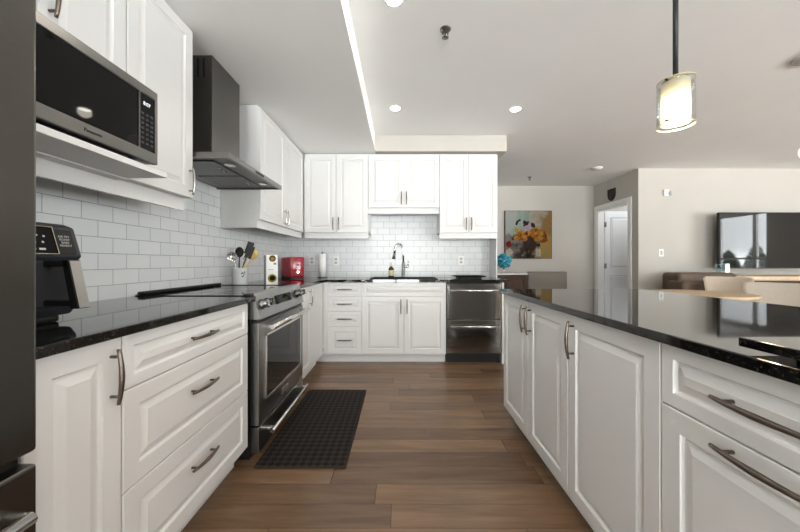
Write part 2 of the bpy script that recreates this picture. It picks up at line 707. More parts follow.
# ================================================================== SETTING
ZC, ZS = 2.54, 2.36          # main ceiling, lowered soffit
XW, YB = -1.455, 3.94        # left wall, kitchen back wall
YF, XH, YT = 5.92, 3.68, 4.81  # far wall, hall wall with the door, television wall
T = .12
struct(box(XW - T, XR + T, YR - T, YF + T, -.06, 0).build('floor', M['floor']))
struct(box(XW - T, XR + T, YR - T, YF + T, ZC, ZC + .1).build('ceiling', M['ceil']))
b = MB()
b.box(XW, -.29, YR, YB, ZS, ZC)
struct(b.build('ceiling_soffit', M['ceil']))
struct(box(-.29, 1.217, 3.56, YB + T, ZS, ZC).build('ceiling_bulkhead', M['wallp']))
struct(box(XW - T, XW, YR, YF, 0, ZC).build('wall_left', M['wallp']))
struct(box(XW, 1.14, YB, YB + T, 0, ZC).build('wall_back', M['wallw']))
struct(box(XW, XH + 1.6, YF, YF + T, 0, ZC).build('wall_far', M['wallp']))
# hall wall with the doorway
D0, D1, DZ = 5.02, 5.81, 2.06
b = MB()
b.box(XH, XH + T, YT, D0, 0, ZC)
b.box(XH, XH + T, D1, YF, 0, ZC)
b.box(XH, XH + T, D0, D1, DZ, ZC)
struct(b.build('wall_hall', M['wallp']))
struct(box(XH + T, XR, YT, YT + T, 0, ZC).build('wall_living', M['wallp']))
# small room behind the door
struct(box(XH + 1.5, XH + 1.6, YT + T, YF, 0, ZC).build('wall_closet', M['wallw']))
# window wall on the right: openings y0,y1,z0,z1
OPR = [(-3.3, -1.3, .58, 2.42), (-.98, 1.15, .18, 2.42)]
b = MB()
ys = YR
for y0, y1, z0, z1 in OPR:
    b.box(XR, XR + T, ys, y0, 0, ZC)
    b.box(XR, XR + T, y0, y1, 0, z0)
    b.box(XR, XR + T, y0, y1, z1, ZC)
    ys = y1
b.box(XR, XR + T, ys, YT + T, 0, ZC)
struct(b.build('wall_right', M['wallw']))
OPB = [(-.95, .65, .12, 2.34), (1.84, 2.06, .15, 2.25), (3.5, 5.3, .55, 2.25)]
b = MB()
xs = XW - T
for x0, x1, z0, z1 in OPB:
    b.box(xs, x0, YR - T, YR, 0, ZC)
    b.box(x0, x1, YR - T, YR, 0, z0)
    b.box(x0, x1, YR - T, YR, z1, ZC)
    xs = x1
b.box(xs, XR + T, YR - T, YR, 0, ZC)
struct(b.build('wall_rear', M['wallw']))


def window(n, axis, p, a0, a1, z0, z1, mull, rail=None):
    e = bpy.data.objects.new('window_%d' % n, None)
    C.objects.link(e)
    e['kind'] = 'structure'
    f = MB()
    wf = .05

    def bar(u0, u1, v0, v1, q0, q1):
        if axis == 'x':
            return (p + q0, p + q1, u0, u1, v0, v1)
        return (u0, u1, p + q0, p + q1, v0, v1)
    q = (0.02, .09) if axis == 'x' else (-.09, -.02)
    for u0, u1, v0, v1 in [(a0, a0 + wf, z0, z1), (a1 - wf, a1, z0, z1), (a0, a1, z0, z0 + wf), (a0, a1, z1 - wf, z1)] + [(m0 - .045, m0 + .045, z0, z1) for m0 in mull] + ([(a0, a1, rail, rail + .05)] if rail else []):
        f.box(*bar(u0, u1, v0, v1, *q))
    g = MB()
    gq = (.05, .055) if axis == 'x' else (-.055, -.05)
    g.box(*bar(a0 + wf, a1 - wf, z0 + wf, z1 - wf, *gq))
    struct(f.build('window_frame', M['trim'], e))
    struct(g.build('window_pane', M['glass'], e))


window(1, 'x', XR, -3.3, -1.3, .58, 2.42, [-2.3])  # unseen window, added to let in more daylight
window(2, 'x', XR, -.98, 1.15, .18, 2.42, [-.1, .83], 1.17)
window(3, 'y', YR, 3.5, 5.3, .55, 2.25, [4.4])  # unseen rear window, added for fill light from behind
window(5, 'y', YR, -.95, .65, .12, 2.34, [-.15])  # unseen window, added to brighten the kitchen ceiling and island
window(4, 'y', YR, 1.84, 2.06, .15, 2.25, [])

# backsplash
TT = .008
b = MB()
b.box(XW, XW + TT, .62, YB, .902, 1.50)
b.box(XW, XW + TT, 1.69, 2.50, 1.50, 1.68)
struct(b.build('wall_left_backsplash', M['tileL']))
b = MB()
b.box(XW + TT, 1.127, YB - TT, YB, .902, 1.74)
struct(b.build('wall_back_backsplash', M['tileB']))
# trims
b = MB()
b.box(XH - .018, XH, D0 - .075, D0, 0, DZ + .075, .004)
b.box(XH - .018, XH, D1, D1 + .075, 0, DZ + .075, .004)
b.box(XH - .018, XH, D0, D1, DZ, DZ + .075, .004)
b.box(XH, XH + T, D1 - .015, D1, 0, DZ)
b.box(XH, XH + T, D0, D0 + .015, 0, DZ)
b.box(XH, XH + T, D0, D1, DZ - .015, DZ)
struct(b.build('trim_1', M['trim']))
struct(box(XH + T, XR, YT - .014, YT, 0, .10, .003).build('baseboard_living', M['trim']))
struct(box(1.2, XH, YF - .014, YF, 0, .10, .003).build('baseboard_far', M['trim']))
struct(box(XH - .014, XH, YT, D0 - .076, 0, .10, .003).build('baseboard_hall', M['trim']))
struct(box(XR - .014, XR, YR, YT, 0, .10, .003).build('baseboard_right', M['trim']))
# the open door, hinged on the far jamb, swung into the small room
dr = bpy.data.objects.new('door_1', None)
C.objects.link(dr)
dr.location = (XH + T + .005, D1 - .02, 0)
dr['kind'] = 'structure'
b = MB()
b.box(0, .74, -.0, .035, .012, DZ - .02)
struct(b.build('door_leaf', M['doorp'], dr))
b = MB()
for z0, z1 in [(.14, .86), (.98, 1.93)]:
    b.front(.10, .64, z0, z1, y=-.0085, t=.0085, frame=.012)
struct(b.build('door_panel', M['doorp'], dr))
for z in (.25, 1.02, 1.79):
    struct(MB().lathe([(.009, -.045), (.009, .045)], (-.004, -.008, z), 10).box(-.004, .03, -.003, .0, z - .045, z + .045).build('hinge', M['steel'], dr))
b = MB().lathe([(.026, 0), (.026, -.006), (.010, -.008), (.010, -.035), (.026, -.042), (.028, -.056), (.02, -.064)], (.68, 0, .98), 16, axis='y')
struct(b.build('door_knob', M['steelb'], dr))


# ================================================================== cabinets
def pull(parent, x, z, length=.155, vert=True, y=0., m='pull', name='handle'):
    k0, k1 = (.022, .009) if m == 'pull' else (.021, .007)
    """bowed bar pull on two posts"""
    b = MB()
    n = 12
    pts, rad = [], []
    for i in range(n + 1):
        t = i / n * 2 - 1
        off = -k0 - k1 * (1 - t * t)
        u = t * length / 2
        pts.append((x, y + off, z + u) if vert else (x + u, y + off, z))
        rad.append(.0050 + .0024 * (1 - abs(t)))
    b.tube(pts, rad, 8)
    for sgn in (-1, 1):
        u = sgn * length * .36
        p = (x, y, z + u) if vert else (x + u, y, z)
        q = (x, y - k0 - .005, z + u) if vert else (x + u, y - k0 - .005, z)
        b.tube([p, q], .0045, 8)
    return b.build(name, M[m], parent)


def base_cabinet(label, loc, rz, wd, fronts, depth=.615, name='base_cabinet', group='white base cabinets', left=0., ltoe=0., hollow=False, ht=.874, m='pull', pl=.155, toe=True):
    """local frame: x along the front, front faces -y at y=0. fronts: (kind,x0,x1,z0,z1,hx,hz,vertical)"""
    t = thing(name, label, 'cabinet', loc, rz, group)
    if hollow:
        b = MB()
        b.box(0, .018, .021, depth, .10, ht)
        b.box(wd - .018, wd, .021, depth, .10, ht)
        b.box(.018, wd - .018, .021, depth, .10, .118)
        b.box(.018, wd - .018, depth - .012, depth, .118, ht)
        b.box(.018, wd - .018, .021, .04, .70, ht)
        b.build('carcass', M['cab'], t)
    else:
        MB().box(left, wd, .021, depth, .10, ht).build('carcass', M['cab'], t)
    if toe:
        MB().box(ltoe, wd, .075, .093, 0, .0995).build('toe_kick', M['cab'], t)
    for f in fronts:
        kind, x0, x1, z0, z1, hx, hz, vt = f
        g = .0016
        small = (z1 - z0) < .22
        fr = .036 if small else .056
        if kind == 'filler':
            MB().front(x0 + .0005, x1 - .0005, z0, z1, raised=False).build('filler', M['cab'], t)
            continue
        o = MB().front(x0 + g, x1 - g, z0 + g, z1 - g, frame=fr).build('drawer' if kind == 'drawer' else ('door' if kind == 'door' else 'false_front'), M['cab'], t)
        if hx is not None:
            pull(o, hx, hz, pl, vt, m=m)
    return t


XL = -.81
CT = .902      # top of the counters
# left run (faces +X): origin at its near end, x runs away from the camera
base_cabinet('narrow white base cabinet with one door between the dark refrigerator and the three wide drawers', (XL, .665, 0), R90, .24,
             [('door', 0, .24, .106, .872, .205, .765, True)])
base_cabinet('white base cabinet with three wide drawers under the left counter beside the stove', (XL, .907, 0), R90, .745,
             [('drawer', 0, .745, .707, .872, .36, .792, False), ('drawer', 0, .745, .407, .707, .36, .585, False),
              ('drawer', 0, .745, .106, .407, .36, .288, False)], pl=.165)
base_cabinet('white corner base cabinet with one door on the far side of the stove', (-.83, 2.46, 0), R90, .868,
             [('door', 0, .43, .106, .872, .375, .765, True), ('filler', .43, .868, .106, .872, None, None, True)], m='pulls', depth=.60)
# back run (faces -Y)
YD = 3.33
base_cabinet('white base cabinet with a stack of four drawers left of the sink', (-.828, YD, 0), 0, .414,
             [('filler', 0, .05, .10, .872, None, None, True), ('drawer', .05, .414, .722, .872, .232, .797, False),
              ('drawer', .05, .414, .562, .722, .232, .642, False), ('drawer', .05, .414, .402, .562, .232, .482, False),
              ('drawer', .05, .414, .10, .402, .232, .255, False)], depth=.60, ltoe=-.085)
base_cabinet('white sink base cabinet with two doors under a wide false front', (-.414, YD, 0), 0, .902,
             [('panel', 0, .902, .722, .872, None, None, True), ('door', 0, .451, .10, .722, .418, .615, True),
              ('door', .451, .902, .10, .722, .484, .615, True)], depth=.60, hollow=True)
t = thing('end_panel', 'slim white panel closing the counter run at the right of the dishwasher', 'panel', (1.086, YD, 0))
MB().box(0, .022, .0, .60, 0, .874, .001).build('board', M['cab'], t)

# island (faces -X): origin at the far end, x runs towards the camera
XI, IY = .705, 2.125
ig = 'white island cabinets'
base_cabinet('white island cabinet with a pair of doors at the far end of the island', (XI, IY, 0), -R90, .814,
             [('door', 0, .407, .106, .872, .372, .77, True), ('door', .407, .814, .106, .872, .442, .77, True)], group=ig, name='island_cabinet', depth=.64)
base_cabinet('white island cabinet with a single wide door beside the island drawers', (XI, IY - .814, 0), -R90, .468,
             [('door', 0, .468, .106, .872, .045, .77, True)], group=ig, name='island_cabinet', depth=.64)
base_cabinet('white island cabinet with two deep drawers nearest the camera', (XI, IY - 1.282, 0), -R90, .51,
             [('drawer', 0, .51, .709, .872, .25, .79, False), ('drawer', 0, .51, .106, .709, .25, .683, False)], group=ig, name='island_cabinet', pl=.185, depth=.64)
t = thing('island_back_panel', 'long white panel along the seating side of the island', 'panel', (1.36, .33, 0))
MB().box(0, .02, 0, IY - .33, 0, .874).build('board', M['cab'], t)


def wall_cabinet(label, loc, rz, wd, z0, z1, fronts, depth=.30, rail=True, group='white wall cabinets', m='pulls', ry=.028, rext=0., ret=False):
    t = thing('wall_cabinet', label, 'cabinet', loc, rz, group)
    MB().box(0, wd, .021, depth + .02, z0 + .002, z1).build('carcass', M['cab'], t)
    for f in fronts:
        x0, x1, a, c, hx, hz = f
        o = MB().front(x0 + .0016, x1 - .0016, a, c, frame=.056).build('door', M['cab'], t)
        if hx is not None:
            pull(o, hx, hz, .15, True, m=m)
    if rail:
        b = MB().box(0, wd + rext, ry, ry + .018, z0 - .066, z0 + .001)
        if ret:
            b.box(0, .018, ry + .018, depth + .02, z0 - .066, z0 + .001)
        b.build('light_rail', M['cab'], t)
    return t


XU = -1.125
# over the microwave: pair of short doors, closed box below forms the microwave nook
t = thing('wall_cabinet', 'white wall cabinet with two short doors above the microwave', 'cabinet', (XU, .66, 0), R90, 'white wall cabinets')
MB().box(.02, .618, .021, .32, 1.765, 2.352).build('carcass', M['cab'], t)
MB().box(.08, .618, .30, .32, 1.43, 1.765).build('back_panel', M['cab'], t)
for x0, x1, hx in [(.02, .302, .272), (.302, .618, .336)]:
    o = MB().front(x0 + .0016, x1 - .0016, 1.765, 2.335).build('door', M['cab'], t)
    pull(o, hx, 1.945, .15, True, m='pull')
MB().box(-.01, .6205, .05, .068, 1.366, 1.425).build('light_rail', M['cab'], t)
MB().box(-.01, .618, .0, .32, 1.4255, 1.431).build('bottom_panel', M['cab'], t)
t = thing('microwave_shelf', 'white shelf carrying the microwave under the short wall cabinet', 'shelf', (-.96, .66, 0), R90)
MB().box(0, .62, 0, .47, 1.4315, 1.454, .002).build('board', M['cab'], t)
wall_cabinet('tall single-door white wall cabinet right of the microwave', (XU, 1.281, 0), R90, .406, 1.432, 2.352,
             [(0, .406, 1.432, 2.335, .375, 1.52)], ry=.05)
wall_cabinet('white wall cabinet with two doors on the left wall beyond the range hood', (XU, 2.50, 0), R90, 1.10, 1.432, 2.352,
             [(0, .53, 1.432, 2.335, .495, 1.52), (.53, 1.108, 1.432, 2.335, .565, 1.52)], rext=.03, ret=True)
YU = 3.612
wall_cabinet('white wall cabinet with two tall doors in the corner left of the sink', (-1.12, YU, 0), 0, .744, 1.432, 2.352,
             [(0, .372, 1.432, 2.335, .340, 1.535), (.372, .744, 1.432, 2.335, .404, 1.535)], m='pull', depth=.305)
wall_cabinet('short white wall cabinet with two doors above the sink', (-.374, YU, 0), 0, .828, 1.722, 2.352,
             [(0, .414, 1.722, 2.335, .384, 1.83), (.414, .828, 1.722, 2.335, .444, 1.83)], m='pull', depth=.305)
wall_cabinet('white wall cabinet with two tall doors above the dishwasher', (.456, YU, 0), 0, .672, 1.432, 2.352,
             [(0, .336, 1.432, 2.335, .306, 1.535), (.336, .672, 1.432, 2.335, .366, 1.535)], m='pull', depth=.305)
t = thing('end_panel', 'narrow white upright panel closing the tiled back wall beside the dishwasher counter', 'panel', (1.129, 3.665, 0))
MB().box(0, .011, .0, YB - 3.665, .9025, 1.43).build('board', M['cab'], t)

# ------------------------------------------------------------------ counters
cz0 = .8745
o = MB().box(XW + TT, -.785, .662, 1.6895, cz0, CT, .003).build('countertop', M['gran'])
tag(o, 'black granite countertop on the left between refrigerator and stove', 'countertop')
b = MB()
SX0, SX1, SY0, SY1 = -.33, .40, 3.43, 3.82
b.box(XW + TT, -.805, 2.456, YB - TT, cz0, CT)
b.box(-.805, SX0, 3.305, YB - TT, cz0, CT)
b.box(SX0, SX1, 3.305, SY0, cz0, CT)
b.box(SX0, SX1, SY1, YB - TT, cz0, CT)
b.box(SX1, 1.127, 3.305, YB - TT, cz0, CT)
b.box(1.127, 1.15, 3.305, 3.66, cz0, CT)
tag(b.build('countertop', M['gran']), 'black granite L shaped countertop running behind the stove corner and past the sink', 'countertop')
o = MB().box(.68, 1.65, -.6, 2.155, cz0, CT, .003).build('island_countertop', M['gran'])
tag(o, 'large black granite island countertop reflecting the living room', 'countertop')

# ================================================================== REFRIGERATOR
t = thing('refrigerator', 'dark stainless refrigerator at the left edge of the picture', 'refrigerator', (-.745, -.27, 0), R90)
MB().box(.01, .90, .075, .69, .03, 1.775).build('body', M['blk'], t)
for x0, x1, hx in [(0, .4535, .42), (.4565, .91, .49)]:
    d = MB().box(x0, x1, 0, .07, .70, 1.78, .008, 3).build('door', M['dsteel'], t)
    MB().tube([(hx, 0, .85), (hx, -.05, .87), (hx, -.05, 1.5), (hx, 0, 1.52)], .011, 10).build('handle', M['steel'], d)
d = MB().box(0, .91, 0, .07, .06, .675, .008, 3).build('freezer_drawer', M['dsteel'], t)
MB().tube([(.05, 0, .60), (.05, -.045, .60), (.86, -.045, .60), (.86, 0, .60)], .012, 10).build('handle', M['steelb'], d)
MB().box(.01, .90, .03, .075, .676, .699).build('door_gap_trim', M['blk'], t)
for x in (.05, .86):
    for y in (.1, .62):
        MB().lathe([(.02, 0), (.02, .03)], (x, y, 0), 12).build('foot', M['blkp'], t)

# ================================================================== RANGE
t = thing('range', 'stainless steel slide-in stove with black glass oven door', 'stove', (-.77, 1.69, 0), R90)
W = .762
MB().box(.004, W - .004, .045, .674, .03, .903).build('body', M['blk'], t)
MB().box(.02, W - .02, .06, .6, .0, .03).build('base', M['blk'], t)
d = MB().box(0, W, .0, .044, .195, .755, .004).build('oven_door', M['steel'], t)
MB().box(.095, W - .085, -.004, .002, .315, .665, .002).build('oven_window', M['ovglass'], d)
b = MB()
for x0, x1, z0, z1 in [(.083, .095, .303, .677), (W - .085, W - .073, .303, .677), (.083, W - .073, .303, .315), (.083, W - .073, .665, .677)]:
    b.box(x0, x1, -.006, .002, z0, z1, .001)
b.build('window_frame', M['steelb'], d)
b = MB().tube([(.055, -.052, .722), (W - .03, -.052, .722)], .0135, 14)
for x in (.085, W - .06):
    b.box(x - .014, x + .014, -.05, .001, .712, .732, .003)
b.build('handle', M['steelb'], d)
MB().box(W / 2 - .055, W / 2 + .055, -.003, .001, .232, .262, .001).build('badge', M['steelb'], d)
text('badge_lettering', 'KitchenAid', .021, M['blk'], d, (W / 2, -.0034, .2475))
d = MB().box(0, W, 0, .044, .045, .185, .004).build('storage_drawer', M['steel'], t)
b = MB().tube([(.06, -.048, .135), (W - .04, -.048, .135)], .0115, 12)
for x in (.10, W - .08):
    b.box(x - .012, x + .012, -.046, .001, .127, .143, .003)
b.build('handle', M['steelb'], d)
# slanted control fascia
p = MB().prismx([(-.008, .775), (.055, .775), (.08, .915), (.028, .915)], 0, W).build('control_panel', M['steel_lit'], t)
MB().box(0, W, .01, .05, .757, .773).build('vent_gap', M['blk'], t)
sl = math.atan2(.036, .14)
for x in (.055, .125, W - .125, W - .05):
    k = MB().lathe([(.029, .0), (.029, -.010), (.022, -.013), (.0205, -.034), (.018, -.038)], (0, 0, 0), 20, axis='y')
    k.box(-.004, .004, -.047, -.03, -.02, .02, .002)
    ko = k.build('knob', M['dsteel'] if x > .1 else M['steel'], t)
    ko.location = (x, .0105, .85)
    ko.rotation_euler = (-sl, 0, 0)
MB().box(.25, .52, -.0005, .004, .822, .878, .001, rot=Matrix.Rotation(-sl, 4, 'X')).build('touch_display', M['gblk'], t).location = (0, .0085, 0)
MB().box(0, W, .028, .672, .9032, .9062).build('cooktop', M['cook'], t)
MB().box(W - .014, W, .03, .63, .9062, .910, .001).build('side_trim', M['blk'], t)
for x, y, r in [(.19, .18, .105), (.57, .18, .085), (.19, .46, .08), (.57, .46, .11)]:
    MB().lathe([(r, 0), (r, .0004), (r - .004, .0004), (r - .004, 0)], (x, y, .9062), 40, caps=(False, False)).build('burner_ring', M['grey'], t)
MB().box(.01, W - .01, .632, .672, .9065, .925, .008, 3, smooth=True).build('rear_vent_trim', M['blk'], t)

# ================================================================== HOOD
t = thing('range_hood', 'charcoal steel chimney range hood above the stove', 'range hood', (-.94, 1.70, 0), R90)
W, DP = .76, .505
b = MB()
b.box(0, W, 0, .02, 1.660, 1.690, .001)
b.box(0, W, .02, DP, 1.680, 1.690)
b.box(0, .016, .02, DP, 1.660, 1.681)
b.box(W - .016, W, .02, DP, 1.660, 1.681)
b.build('canopy', M['steel'], t)
MB().box(.016, W - .016, .0205, DP, 1.670, 1.6795).build('underside', M['hoodm'], t)
for x0, x1 in [(.08, .37), (.39, .68)]:
    f = MB().box(x0, x1, .13, .42, 1.663, 1.670, .002).build('grease_filter', M['filt'], t)
    MB().tube([(x0 + .11, .16, 1.661), (x0 + .11, .16, 1.652), (x0 + .18, .16, 1.652), (x0 + .18, .16, 1.661)], .003, 8).build('filter_handle', M['steelb'], f)
for x in (.16, .60):
    MB().lathe([(.032, 0), (.032, -.006), (.024, -.007)], (x, .08, 1.670), 20).build('hood_lamp', M['steelb'], t)
b = MB()
b.box(.32, .44, -.001, .001, 1.667, 1.682)
b.build('button_strip', M['gblk'], t)
CH = MB()
CH.box(.211, .537, .217, DP, 1.690, ZS - .001, .0015)
ch = CH.build('chimney', M['hoodm'], t)
b = MB()
for k in range(6):
    y = .262 + k * .035
    b.box(.2085, .2115, y, y + .012, 2.225, 2.34)
b.build('vent_slot', M['blk'], ch)

# ================================================================== MICROWAVE
t = thing('microwave', 'stainless microwave with black glass door on the white shelf', 'microwave', (-.95, .70, 1.455), R90)
W, H = .518, .290
MB().box(.004, W - .004, .022, .40, .012, H - .003).build('body', M['dsteel'], t)
for x in (.05, W - .05):
    for y in (.06, .35):
        MB().lathe([(.012, 0), (.012, .012)], (x, y, 0), 10).build('foot', M['blkp'], t)
b = MB()
b.box(0, W, 0, .022, H - .034, H, .003)
b.box(0, W, 0, .022, .010, .052, .003)
b.box(W - .012, W, 0, .022, .05, H - .03, .002)
b.box(0, .010, 0, .022, .05, H - .03, .002)
b.box(.430, .4345, -.001, .022, .05, H - .032)
b.build('face_frame', M['steel'], t)
MB().box(.010, .430, .003, .022, .052, H - .034).build('door', M['gblk'], t)
p = MB().box(.4345, W - .012, .003, .022, .052, H - .034).build('control_panel', M['gblk'], t)
text('clock_display', '8:07', .019, M['digit'], p, (.468, .0022, .222))
b = MB()
for r in range(7):
    for q in range(3):
        x = .449 + q * .021
        z = .075 + r * .018
        b.box(x - .006, x + .006, .0022, .003, z - .004, z + .004)
b.build('keypad', M['grey'], p)
text('lettering', 'Panasonic', .0145, M['blk'], t, (.262, -.0006, .031), ext=.0006)

# ================================================================== DISHWASHER
t = thing('dishwasher', 'stainless two-drawer dishwasher under the back counter', 'dishwasher', (.489, YD - .006, 0))
W = .592
MB().box(.002, W - .002, .03, .58, .09, .866).build('body', M['blk'], t)
MB().box(.01, W - .01, .07, .09, 0, .09).build('toe_kick', M['blk'], t)
for z0, z1, hz in [(.478, .862, .787), (.115, .470, .405)]:
    d = MB().box(.008, W - .008, 0, .029, z0, z1, .003).build('drawer', M['dwsteel'], t)
    b = MB().tube([(.04, -.042, hz), (W - .03, -.042, hz)], .0095, 12)
    for x in (.07, W - .06):
        b.box(x - .009, x + .009, -.04, .001, hz - .007, hz + .007, .002)
    b.build('handle', M['steelb'], d)

# ================================================================== SINK, FAUCET
t = thing('kitchen_sink', 'black undermount sink set into the back counter', 'sink', (0, 0, 0))
b = MB()
zz = .70
b.box(SX0 - .0, SX1, SY0, SY1, zz - .006, zz)
b.box(SX0, SX0 + .005, SY0, SY1, zz, .90)
b.box(SX1 - .005, SX1, SY0, SY1, zz, .90)
b.box(SX0, SX1, SY0, SY0 + .005, zz, .90)
b.box(SX0, SX1, SY1 - .005, SY1, zz, .90)
b.build('basin', M['blkp'], t)
b = MB()
b.box(SX0 - .012, SX1 + .012, SY0 - .012, SY0 + .004, CT + .0005, CT + .006, .002)
b.box(SX0 - .012, SX1 + .012, SY1 - .004, SY1 + .012, CT + .0005, CT + .006, .002)
b.box(SX0 - .012, SX0 + .004, SY0, SY1, CT + .0005, CT + .006, .002)
b.box(SX1 - .004, SX1 + .012, SY0, SY1, CT + .0005, CT + .006, .002)
b.build('rim', M['blkp'], t)
MB().lathe([(.04, 0), (.04, .004), (.03, .005)], ((SX0 + SX1) / 2, 3.62, zz), 20).build('drain', M['steel'], t)

t = thing('faucet', 'chrome gooseneck kitchen faucet behind the sink', 'faucet', (.035, 3.865, CT))
MB().lathe([(.030, 0), (.030, .006), (.024, .010), (.0225, .17), (.019, .18)], (0, 0, 0), 20).build('base', M['chrome'], t)
pts = [(0, 0, .17), (0, 0, .30)]
for k in range(1, 13):
    a = k / 12 * PI * .97
    pts.append((-.052 + .052 * math.cos(a), -.05 * (1 - math.cos(a)) * .5, .34 + .075 * math.sin(a)))
pts.append((-.112, -.055, .285))
MB().tube(pts, .0125, 12).build('spout', M['chrome'], t)
MB().tube([(-.109, -.053, .30), (-.113, -.055, .275), (-.120, -.057, .225)], [.014, .016, .021], 14).build('spray_head', M['steel'], t)
b = MB().tube([(0, 0, .135), (.065, 0, .135)], [.015, .018], 12)
b.tube([(.056, 0, .14), (.066, -.005, .20)], [.008, .006], 10)
b.build('lever', M['chrome'], t)
t = thing('soap_bottle', 'dark amber soap pump bottle with a cream label left of the faucet', 'bottle', (-.115, 3.855, CT))
MB().lathe([(.032, 0), (.034, .004), (.034, .10), (.028, .118), (.013, .126), (.013, .14)], (0, 0, 0), 20).build('bottle_body', M['amber'], t)
MB().lathe([(.0348, .02), (.0348, .088)], (0, 0, 0), 20, caps=(False, False)).build('front_label', M['label'], t)
b = MB().lathe([(.015, .135), (.015, .15), (.005, .152), (.005, .172), (.011, .173), (.011, .18)], (0, 0, 0), 14)
b.tube([(0, 0, .177), (-.03, -.012, .174)], .004, 8)
b.build('pump', M['label'], t)

# ================================================================== SMALL THINGS ON THE COUNTERS
# air fryer
t = thing('air_fryer', 'black air fryer with a steel-faced handle on the left counter beside the refrigerator', 'air fryer', (-1.0, .72, CT), R90)
b = MB()
b.prismx([(.06, .018), (.09, .03), (.33, .03), (.33, .05), (.33, .05)], 0.02, .255) if False else None
b.box(.02, .25, .06, .31, .0, .022, .008)
b.build('base', M['blk'], t)
b = MB()
prof = [(.055, .02), (.035, .045), (.03, .19), (.018, .20), (.045, .292), (.075, .303), (.30, .303), (.33, .28), (.335, .05), (.31, .02)]
b.prismx(prof, 0, .278)
bo = b.build('body', M['grey'], t)
bm_ = bo.modifiers.new('soft_edges', 'BEVEL')
bm_.width = .008
bm_.segments = 3
# sloping control face
fa = math.atan2(.027, .092)
pn = thing_parent = MB().box(-.115, .072, -.003, .001, -.040, .040, .002).build('control_panel', M['gblk'], t)
pn.location = (.132, .0305, .247)
pn.rotation_euler = (-fa, 0, 0)
b = MB()
for x0, x1, z0, z1 in [(-.117, .074, .040, .043), (-.117, .074, -.043, -.040), (.072, .075, -.043, .043)]:
    b.box(x0, x1, -.005, 0, z0, z1, .001)
b.build('bezel', M['gold'], pn)
for x, z in [(.01, .012), (.028, .014), (.046, .012), (.0, -.004), (.02, -.008), (.04, -.006), (-.03, .0), (-.05, .012)]:
    MB().lathe([(.0032, -.0035), (.0032, -.003)], (x, 0, z), 10, axis='y').build('icon', M['print'], pn)
for x0 in (.002, .026):
    MB().box(x0, x0 + .016, -.0038, -.003, -.030, -.0245).build('button', M['print'], pn)
lg = MB().box(.077, .128, -.002, .001, -.040, .038, .001).build('legend', M['blk'], pn)
text('legend_lettering', 'AIR FRY\nROAST\nBAKE\nREHEAT', .0095, M['print'], lg, (.101, -.0026, .0))
dr_ = MB().box(.012, .253, .0245, .04, .05, .188, .006).build('basket_front', M['blkp'], t)
b = MB()
b.box(.172, .205, -.045, .028, .170, .190, .004)
b.box(.172, .205, -.058, .028, .056, .074, .004)
b.prismx([(-.028, .19), (-.046, .19), (-.075, .05), (-.055, .05)], .172, .205)
h_ = b.build('handle', M['blk'], dr_)
MB().prismx([(-.0465, .188), (-.0495, .188), (-.0785, .052), (-.0755, .052)], .1735, .2035).build('handle_face', M['steelb'], h_)

# crock with utensils
cx, cy_ = -1.305, 2.53
t = thing('utensil_crock', 'white ceramic utensil crock with grey motif beyond the stove', 'crock', (cx, cy_, CT))
MB().lathe([(.054, 0), (.058, .004), (.058, .136), (.060, .14), (.055, .14), (.053, .012), (.0, .012)], (0, 0, 0), 28, caps=(True, False)).build('pot', M['ceram'], t)
b = MB()
for a, z in [(-.9, .095), (-.75, .10), (-.6, .09), (-.8, .07), (-.5, .105), (-.68, .075)]:
    ux, uy = math.cos(a), math.sin(a)
    b.ball((ux * .0575, uy * .0575, z), .006, 1, (1, 1, 1.2))
b.build('motif', M['ink'], t)


def utensil(name, label, base, tip, head, hm, sm):
    base, tip = Vector(base), Vector(tip)
    dv = (tip - base)
    t = thing(name, label, 'utensil', base)
    MB().tube([(0, 0, 0), dv * .5, dv * .78], [.005, .0055, .004], 8).build('shaft', sm, t)
    b = MB()
    q = dv.normalized()
    L = dv.length
    if head == 'spoon':
        b.ball((0, 0, 0), .034, 2, (.32, 1, 1.35))
    elif head == 'ladle':
        b.lathe([(.002, -.03), (.024, -.022), (.036, .0), (.034, .0), (.022, -.018), (.002, -.026)], (0, 0, 0), 18, caps=(False, False), axis='x')
    else:
        b.box(-.004, .004, -.026, .026, -.055, .05, .0035, 2)
    h = b.build('spoon_bowl' if head != 'blade' else 'blade', hm, t)
    h.location = dv * .86
    vx = Vector((1.3, -2.5, 0)).normalized()
    vx = (vx - q * vx.dot(q)).normalized()
    vy = q.cross(vx)
    h.rotation_euler = Matrix((vx, vy, q)).transposed().to_euler()
    return t


zb = CT + .02
utensil('serving_spoon', 'black serving spoon standing at the left in the white crock', (cx - .005, cy_ - .01, zb), (cx - .035, cy_ + .06, zb + .29), 'spoon', M['blk'], M['blk'])
utensil('ladle', 'steel ladle leaning left out of the white crock', (cx + .01, cy_ + .005, zb), (cx - .03, cy_ - .085, zb + .245), 'ladle', M['steelb'], M['steelb'])
utensil('spatula', 'tall black spatula leaning right out of the white crock', (cx - .01, cy_ - .02, zb), (cx + .065, cy_ + .055, zb + .33), 'blade', M['blk'], M['blk'])
utensil('turner', 'black slotted turner with a pale stripe at the right in the white crock', (cx - .015, cy_ - .005, zb), (cx + .08, cy_ + .03, zb + .29), 'blade', M['blk'], M['label'])
utensil('wooden_spoon', 'yellow wooden spoon at the far right in the white crock', (cx - .02, cy_ + .01, zb), (cx + .10, cy_ + .06, zb + .265), 'spoon', M['spoonw'], M['spoonw'])

